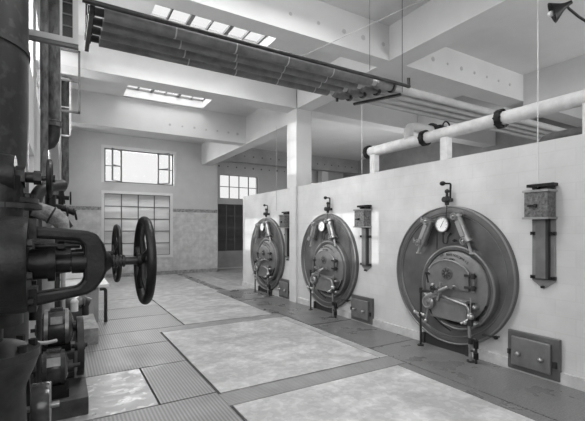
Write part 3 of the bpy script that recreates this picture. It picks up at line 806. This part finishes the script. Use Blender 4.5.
# big yoke valves
def yoke_valve(y, zc, fr, label, s=1.0, xs=-.13, wheelx=.36, wr=.225, bl=.35):
    r = thing('gate_valve', label, 'valve', (0, y, zc))
    X = lambda x: x
    b = MB().lathe([(-bl, 0), (-bl, fr), (-.02, fr), (0, fr * .97), (0, fr * .3), (0.02, fr * .3), (.02, 0)], (xs, 0, 0), (1, 0, 0), 40)
    b = b.build('body', 'iron', r)
    for k in range(8):
        a = 2 * PI * k / 8 + .2
        MB().cyl((xs - .01, fr * .84 * math.cos(a), fr * .84 * math.sin(a)), (xs + .02, fr * .84 * math.cos(a), fr * .84 * math.sin(a)), .016 * s, n=6).build('bolt', 'iron2', b)
    xe = wheelx - .24 * s     # yoke head
    hh = fr * .72
    # yoke frame: flat bars top and bottom closing on the head
    W = wheelx - .175 * s; k0 = fr / .215
    prof = [(xs, .175 * k0), (W - .085, .152 * k0), (W - .045, .137 * k0), (W - .015, .09 * k0), (W, .04), (W, -.04), (W - .015, -.08 * k0), (W - .05, -.13 * k0), (W - .085, -.15 * k0), (xs, -.19 * k0),
            (xs, -.13 * k0), (W - .125, -.11 * k0), (W - .10, -.08 * k0), (W - .10, .08 * k0), (W - .125, .105 * k0), (xs, .12 * k0)]
    yo = MB().prism([(p[0], -.045, p[1]) for p in prof], (0, .09, 0)).build('yoke', 'iron', r, bevel=.014 * s)
    for sg in (1, -1):
        MB().box(xs, xs + .03, -.07 * s, .07 * s, sg * .155 * k0 - .05 * s, sg * .155 * k0 + .05 * s).build('yoke_foot', 'iron', yo)
    MB().lathe([(0, .055 * s), (.02 * s, .038 * s), (.03 * s, .026 * s), (.03 * s, 0)], (W - .005, 0, 0), (1, 0, 0), 20).build('yoke_nose', 'iron', yo)
    MB().cyl((W - .10 - .05 * s, 0, 0), (W - .09, 0, 0), .05 * s, n=18).build('yoke_nut', 'iron', yo)
    gl = MB().cyl((xs, 0, 0), (xs + .07, 0, 0), .07 * s, n=18).cyl((xs + .07, 0, 0), (xs + .10, 0, 0), .082 * s, n=18).cyl((xs + .10, 0, 0), (xs + .16, 0, 0), .045 * s, n=14)
    for sg in (1,):
        gl.cyl((xs + .02, 0, sg * .08 * s), (xs + .20 * s, 0, sg * .08 * s), .012 * s, n=8).cyl((xs + .11, 0, sg * .08 * s), (xs + .135, 0, sg * .08 * s), .022 * s, n=6)
    gl.build('gland', 'iron', r)
    st = MB().cyl((xs + .02, 0, 0), (wheelx + .01, 0, 0), .021 * s, n=12)
    k = W + .03 * s
    while k < wheelx - .085 * s:
        st.torus((k, 0, 0), (1, 0, 0), .026 * s, .006 * s, 16, 6); k += .016 * s
    st.build('threaded_stem', 'iron2', r)
    wh = MB().torus((wheelx, 0, 0), (1, 0, 0), wr - .02 * s, .022 * s, 48, 12)
    wh.cyl((wheelx - .035 * s, 0, 0), (wheelx + .03 * s, 0, 0), .034 * s, n=16)
    for q in range(5):
        a = 2 * PI * q / 5 + .3
        wh.tube([(wheelx, 0, 0), (wheelx - .012, (wr * .5) * math.cos(a), (wr * .5) * math.sin(a)), (wheelx, (wr - .025 * s) * math.cos(a), (wr - .025 * s) * math.sin(a))], [.018 * s, .014 * s, .014 * s], 8)
    wh.build('handwheel', 'iron', r)
    return r
yoke_valve(2.11, 1.595, .215, 'big black yoke valve with handwheel in the left foreground, the nearest one')
yoke_valve(3.3, 1.57, .16, 'second black valve whose handwheel shows behind the nearest handwheel', .8, -.05, .36, .225, .13)
# upper left valve without yoke
r = thing('stop_valve', 'black stop valve at mid-left with a small edge-on handwheel, above the big yoke valve', 'valve', (0, 2.4, 2.02))
MB().lathe([(-.5, 0), (-.5, .11), (-.02, .11), (0, .105), (0, .0)], (-.205, 0, 0), (1, 0, 0), 24).cyl((-.27, 0, -.4), (-.27, 0, 0), .10, n=20).build('body', 'iron', r)
MB().cyl((-.21, 0, 0), (-.165, 0, 0), .055, n=6).cyl((-.17, 0, 0), (-.13, 0, 0), .028, n=12).cyl((-.13, 0, 0), (-.095, 0, 0), .036, n=6).build('bonnet', 'iron', r)
MB().cyl((-.10, 0, 0), (-.04, 0, 0), .014, n=10).build('stem', 'iron2', r)
wh = MB().torus((-.06, 0, 0), (1, 0, 0), .088, .014, 28, 8).cyl((-.075, 0, 0), (-.035, 0, 0), .02, n=6)
for q in range(4): wh.cyl((-.06, 0, 0), (-.06, .08 * math.cos(q * PI / 2 + .4), .08 * math.sin(q * PI / 2 + .4)), .008, n=6)
wh.build('handwheel', 'iron', r)
# pipe cover plate
r = thing('pipe_flange', 'wide dark horizontal flange plate just above the big yoke valve', 'flange', (-.30, 2.5, 1.86))
MB().cyl((0, 0, 0), (0, 0, .025), .205, n=32).cyl((0, 0, .03), (0, 0, .055), .19, n=32).build('plate', 'iron2', r)
for a in (0.2, .9, -.5): MB().cyl((.16 * math.cos(a), .16 * math.sin(a), .05), (.16 * math.cos(a), .16 * math.sin(a), .08), .018, n=6).build('bolt', 'iron', r)
MB().cyl((0, 0, -.6), (0, 0, 0), .12, n=20).build('pipe', 'iron2', r)
# cluster of small valves around x 40..65, y 185..225
r = thing('valve_cluster', 'cluster of small dark valves on a short riser behind the bent pipe', 'valve', (-.10, 4.2, 1.75))
MB().cyl((0, 0, .12), (0, 0, .32), .045, n=12).cyl((0, 0, .20), (0, 0, .225), .10, n=16).cyl((0, 0, .10), (0, 0, .125), .10, n=16).build('riser', 'iron', r)
MB().tube([(0, 0, .22), (.12, 0, .20), (.2, 0, .16)], .03, 10).torus((.20, 0, .15), (1, 0, .2), .05, .010, 20, 6).torus((.13, 0, .18), (1, 0, .2), .045, .010, 20, 6).build('side_cock', 'iron', r)
MB().tube([(.0, 0, .12), (.12, 0, .07), (.16, 0, .02)], [.05, .05, .03], 10).build('branch', 'iron2', r)
r = thing('lagged_pipe_elbow', 'pale cloth-wrapped pipe elbow above the top arm of the yoke', 'pipe', (-.08, 3.7, 1.84))
MB().tube(bend([(-.1, 0, .05), (.0, 0, .04), (.05, 0, -.04), (.10, 0, -.06)], .05), [.07] * 4 + [.065] * 9 , 14).build('wrap', 'lagcloth', r) if False else MB().tube([(-.12, 0, .08), (-.04, 0, .05), (.02, 0, .02), (.07, 0, -.03), (.09, 0, -.10)], [.06, .065, .07, .06, .04], 14).build('wrap', 'lagcloth', r)
MB().torus((.0, 0, .03), (1, 0, -.5), .068, .008, 20, 6).build('wire_tie', 'iron2', r)

r = thing('wall_valve', 'tiny dark valve with two small handwheels on the pipes beyond the lagged elbow', 'valve', (-.03, 7.6, 2.32))
MB().cyl((-.25, 0, 0), (.12, 0, -.03), .035, n=12).cyl((0, 0, -.25), (0, 0, .16), .04, n=12).build('body', 'iron', r)
MB().torus((.14, 0, -.03), (1, 0, 0), .10, .014, 20, 6).build('handwheel', 'iron', r)
MB().torus((.04, 0, .0), (1, 0, .1), .12, .014, 20, 6).build('handwheel', 'iron', r)
tag(MB().tube([(-.17, 5.2, 1.5), (-.17, 5.2, 2.25)], .06, 14).build('riser_pipe', 'pipe_lag'), 'short dark vertical pipe under the small valves at mid-left', 'pipe')
# vertical pipes rising between the machines
for (x, y, r0, m, l) in ((-.17, 5.9, .075, 'pipe_light', 'pale vertical pipe behind the motors at lower left'), (-.09, 6.3, .055, 'iron2', 'dark vertical pipe next to the pale one at lower left'), (.0, 6.3, .03, 'pipe_light', 'thin pale vertical pipe left of the small pump')):
    tag(MB().tube([(x, y, 0), (x, y, 1.42)], r0, 14).build('riser_pipe', m), l, 'pipe')

# white-topped cabinet
r = thing('grey_cabinet', 'grey cabinet with a white overhanging top beyond the left machines', 'cabinet', (.3, 9.0, 0))
MB().box(-.45, .28, -.80, 1.6, 0, .66).build('body', 'cabinet', r)
MB().box(-.55, .46, -.86, 1.7, .67, .72).build('top', 'white', r)
MB().box(-.02, -.0, -.84, -.80, .05, .6).build('door_edge', 'ink', r)
MB().tube(bend([(.30, -.82, .63), (.40, -.82, .63), (.40, -.82, 0)], .05), .03, 10).build('drain_pipe', 'iron2', r)
for z in (.62, .45, .3): MB().sph((.02, -.82, z), .03, 8).build('knob', 'steel', r)
r = thing('white_basin', 'white basin box with a notched rim standing on the white cabinet top', 'basin', (.0, 9.6, .725))
MB().box(-.12, .52, -.3, .4, 0, .22).build('basin_wall', 'white', r, bevel=.02)
nt_ = MB()
for k in range(9): nt_.box(-.1 + .066 * k, -.065 + .066 * k, -.31, -.29, .195, .24)
nt_.build('rim_studs', 'iron2', r)
MB().tube(bend([(-.3, -.5, .02), (.0, -.5, .02), (.02, -.5, -.02)], .03), .008, 6).build('hose', 'iron2', r)

# concrete block
o = MB().box(.02, .47, 6.65, 7.85, 0, .25).build('concrete_block', 'concrete', None, bevel=.01)
tag(o, 'pale stained concrete block beside the belt wheel, in front of the grey cabinet', 'block')
# rear pump
def motor(name, label, loc, R, Lx, m='motor', sp=False):
    r = thing(name, label, 'motor', loc)
    b = MB().lathe([(-Lx / 2, 0), (-Lx / 2, R * .5), (-Lx / 2 + .02, R * .82), (-Lx / 2 + .05, R * .96), (-Lx * .2, R), (Lx * .2, R), (Lx / 2 - .05, R * .96), (Lx / 2 - .02, R * .82), (Lx / 2, R * .5), (Lx / 2, 0)], (0, 0, 0), (1, 0, 0), 32)
    b.build('casing', m, r)
    e = MB()
    for x in (-Lx * .30, Lx * .30): e.lathe([(0, R * .9), (0, R * 1.05), (.035, R * 1.05), (.035, R * .9)], (x - .017, 0, 0), (1, 0, 0), 32)
    e.build('end_ring', 'steel' if R > .18 else 'iron2', r)
    MB().box(-.06, .06, -.03, .06, R * .95, R * 1.1).build('terminal_box', 'motor', r)
    MB().box(-.055, .055, -R - .012, -R * .9, -.02, .06, Matrix.Rotation(-.5, 4, 'X')).build('name_plate', 'steel', r)
    MB().cyl((-Lx / 2 - .08, 0, 0), (Lx / 2 + .10, 0, 0), .022, n=12).cyl((Lx / 2, 0, 0), (Lx / 2 + .04, 0, 0), .06, n=14).cyl((-Lx / 2 - .04, 0, 0), (-Lx / 2, 0, 0), .06, n=14).build('shaft', 'iron2', r)
    MB().box(-Lx * .42, Lx * .42, -R * .8, R * .8, -R * 1.12, -R * .8).build('foot', 'iron', r)
    return r
motor('electric_motor', 'black electric motor with ring bands and name plate, the upper rear one', (-.06, 5.02, .665), .20, .32)
motor('electric_motor', 'glossy black rounded motor on the low bed, the nearer one', (-.075, 4.36, .425), .16, .24)
# pedestal under upper motor, low bed
o = MB().box(-.25, .12, 4.78, 5.25, .17, .44).build('motor_pedestal', 'concrete_dark', None, bevel=.01); tag(o, 'dark pedestal block carrying the rear motor', 'block')
o = MB().box(-.33, .21, 4.16, 5.5, 0, .17).build('motor_bed', 'concrete_dark', None, bevel=.008); tag(o, 'low dark machine bed under both motors', 'block')
o = MB().box(-.20, .05, 4.24, 4.48, .17, .245).build('motor_bracket', 'iron', None); tag(o, 'flat iron bracket between the nearer motor and the bed', 'bracket')
# belt wheel
r = thing('belt_wheel', 'tall flat belt wheel seen edge-on at the right end of the motors', 'wheel', (.155, 4.72, .52))
wh = MB().lathe([(-.03, .28), (-.03, .305), (.03, .305), (.03, .28), (-.03, .28)], (0, 0, 0), (1, 0, 0), 48); wh.build('rim', 'iron2', r)
w2 = MB().cyl((-.05, 0, 0), (.05, 0, 0), .05, n=16)
for q in range(5): w2.tube([(0, 0, 0), (0, .285 * math.cos(q * 1.2566), .285 * math.sin(q * 1.2566))], .018, 8)
w2.build('spokes', 'iron2', r)
MB().cyl((-.08, 0, 0), (.07, 0, 0), .025, n=10).build('axle', 'iron', r)
MB().box(-.05, .05, .02, .10, -.35, -.02).build('stand', 'concrete', r)
# rear pump with ribs
r = thing('small_pump', 'small dark ribbed pump with a white valve head behind the rear motor', 'pump', (.12, 6.5, .72))
b = MB().sph((0, 0, 0), .15, 16, (1.2, 1, .8)).build('body', 'steel', r)
for k in range(6): MB().torus((-.15 + .06 * k, 0, 0), (1, 0, 0), .13 - abs(k - 2.5) * .012, .010, 24, 6).build('rib', 'steel', r)
MB().cyl((.02, -.15, -.13), (.02, -.15, .0), .05, n=14).sph((.02, -.15, .0), .055, 12).build('valve_head', 'white', r)
MB().tube([(-.3, -.1, .05), (-.1, -.12, .10), (.0, -.1, .04)], .015, 8).build('feed_tube', 'steel', r)
MB().cyl((.1, 0, 0), (.22, 0, -.05), .07, n=14).cyl((.16, -.03, -.22), (.16, -.03, -.02), .05, n=12).build('outlet', 'iron2', r)
MB().box(-.12, .12, -.1, .1, -.72, -.1).build('pedestal', 'concrete_dark', r)

# lower-left: big bolted flange valve body and pulley
r = thing('bolted_valve_body', 'large round cast flange with bolts on a tapering body at the bottom left corner', 'valve', (-.33, 2.62, 1.10))
MB().lathe([(-1.09, 0), (-1.09, .16), (-.45, .16), (-.22, .15), (-.10, .20), (-.05, .215), (-.045, .22), (0, .22), (.0, .19), (.035, .12), (.05, .05), (.14, .05), (.14, 0)], (0, 0, 0), (0, 0, 1), 40).build('body', 'iron2', r)
for k in range(8):
    a = 2 * PI * k / 8 + .1
    MB().cyl((.185 * math.cos(a), .185 * math.sin(a), 0), (.185 * math.cos(a), .185 * math.sin(a), .035), .022, n=6).build('bolt', 'iron', r)
r = thing('pulley_drum', 'short bright-edged pulley drum at the bottom left beside a curved belt wheel', 'pulley', (-.12, 2.95, .62))
MB().lathe([(-.045, 0), (-.045, .13), (-.05, .145), (-.04, .15), (.04, .15), (.05, .145), (.045, .13), (.045, 0)], (0, 0, 0), (1, 0, 0), 36).build('drum', 'motor', r)
MB().torus((.048, 0, 0), (1, 0, 0), .142, .006, 36, 6).build('edge', 'steel', r)
MB().cyl((-.2, 0, 0), (.1, 0, 0), .02, n=10).build('axle', 'steel', r)
MB().box(-.16, -.12, -.05, .05, -.62, .0).build('stand', 'iron', r)
r = thing('curved_belt_wheel', 'dark grooved wheel curving down behind the bolted flange', 'wheel', (-.235, 3.15, .52))
MB().lathe([(-.03, .23), (-.03, .30), (-.01, .285), (.01, .285), (.03, .30), (.03, .23), (-.03, .23)], (0, 0, 0), (1, 0, 0), 48).build('rim', 'iron2', r)
MB().lathe([(-.01, .0), (-.01, .235), (.01, .235), (.01, 0)], (0, 0, 0), (1, 0, 0), 32).build('web', 'iron', r)
# thin hose
tag(MB().tube(bend([(-.3, 3.9, .84), (-.15, 4.1, .74), (-.05, 4.15, .74)], .1), .016, 8).build('thin_hose', 'pipe_light'), 'thin pale hose curving across below the rear motor', 'hose')
tag(MB().tube([(-.19, 4.2, .17), (-.19, 4.2, 1.45)], .022, 10).build('slim_riser', 'iron2'), 'slim dark rod rising beside the massive cylinder', 'pipe')

# ------------------------------------------------------------------ light
wd = bpy.data.worlds.new('world'); bpy.context.scene.world = wd; wd.use_nodes = True
wd.node_tree.nodes['Background'].inputs[0].default_value = (1, 1, 1, 1)
wd.node_tree.nodes['Background'].inputs[1].default_value = .85
def area(name, loc, target, sx, sy, power, spread=180):
    l = bpy.data.lights.new(name, 'AREA'); l.shape = 'RECTANGLE'; l.size = sx; l.size_y = sy; l.energy = power
    l.spread = math.radians(spread)
    o = bpy.data.objects.new(name, l); C.objects.link(o); o.location = loc
    o.rotation_euler = (V(target) - V(loc)).to_track_quat('-Z', 'Y').to_euler()
    return o
area('fill_behind_camera', (.6, -2.5, 3.6), (3.4, 6, 2.2), 5, 3, 145)  # unseen fill lamp added behind the camera
area('fill_left_near', (-1.5, 1.0, 3.6), (4, 3.0, 2.0), 3.2, 2.4, 40)  # added soft fill from the near left, no window here
for h, p in zip(LH[2:], (110, 85, 100)):
    area('window_daylight', (LX - .5, (h[0] + h[1]) / 2, (h[2] + h[3]) / 2 + .1), (6, (h[0] + h[1]) / 2, 2.0), 2.0, 1.2, p)
for h, p in zip(SK, (150, 90, 260, 150)):
    area('skylight_daylight', ((h[0] + h[1]) / 2, (h[2] + h[3]) / 2, 6.3), ((h[0] + h[1]) / 2, (h[2] + h[3]) / 2, 0), 2.2, 1.6, p)
area('back_window_daylight', (2.5, BW + 1.0, 4.4), (3.0, 8, .5), 2.4, 1.2, 150)
area('side_bay_fill', (8, -2.5, 2.2), (7.5, 4, 5.0), 4, 2, 240)  # lamp added out of view to brighten the near side-bay ceiling
area('side_bay_far_fill', (9, 9.5, 2.0), (8.5, 10.5, 5.3), 3, 3, 75)  # lamp added behind the boiler wall to lift the far side-bay ceiling
sun = bpy.data.lights.new('sun', 'SUN'); sun.energy = 1.5; sun.angle = math.radians(.8)
so = bpy.data.objects.new('sun', sun); C.objects.link(so)
so.rotation_euler = V((1, .15, -.13)).to_track_quat('-Z', 'Y').to_euler()

# ------------------------------------------------------------------ camera
cam = bpy.data.cameras.new('camera'); co = bpy.data.objects.new('camera', cam); C.objects.link(co)
bpy.context.scene.camera = co
cam.sensor_width = 36; cam.sensor_fit = 'HORIZONTAL'; cam.lens = 388 / 585 * 36
co.location = (0, 0, 1.75)
TH = math.atan(229.5 / 388)
co.rotation_euler = (PI / 2, 0, -TH)
cam.shift_y = (230 - 210.5) / 585
cam.clip_start = .05
sc = bpy.context.scene
sc.view_settings.view_transform = 'Standard'
sc.view_settings.look = 'None'
sc.view_settings.exposure = .36
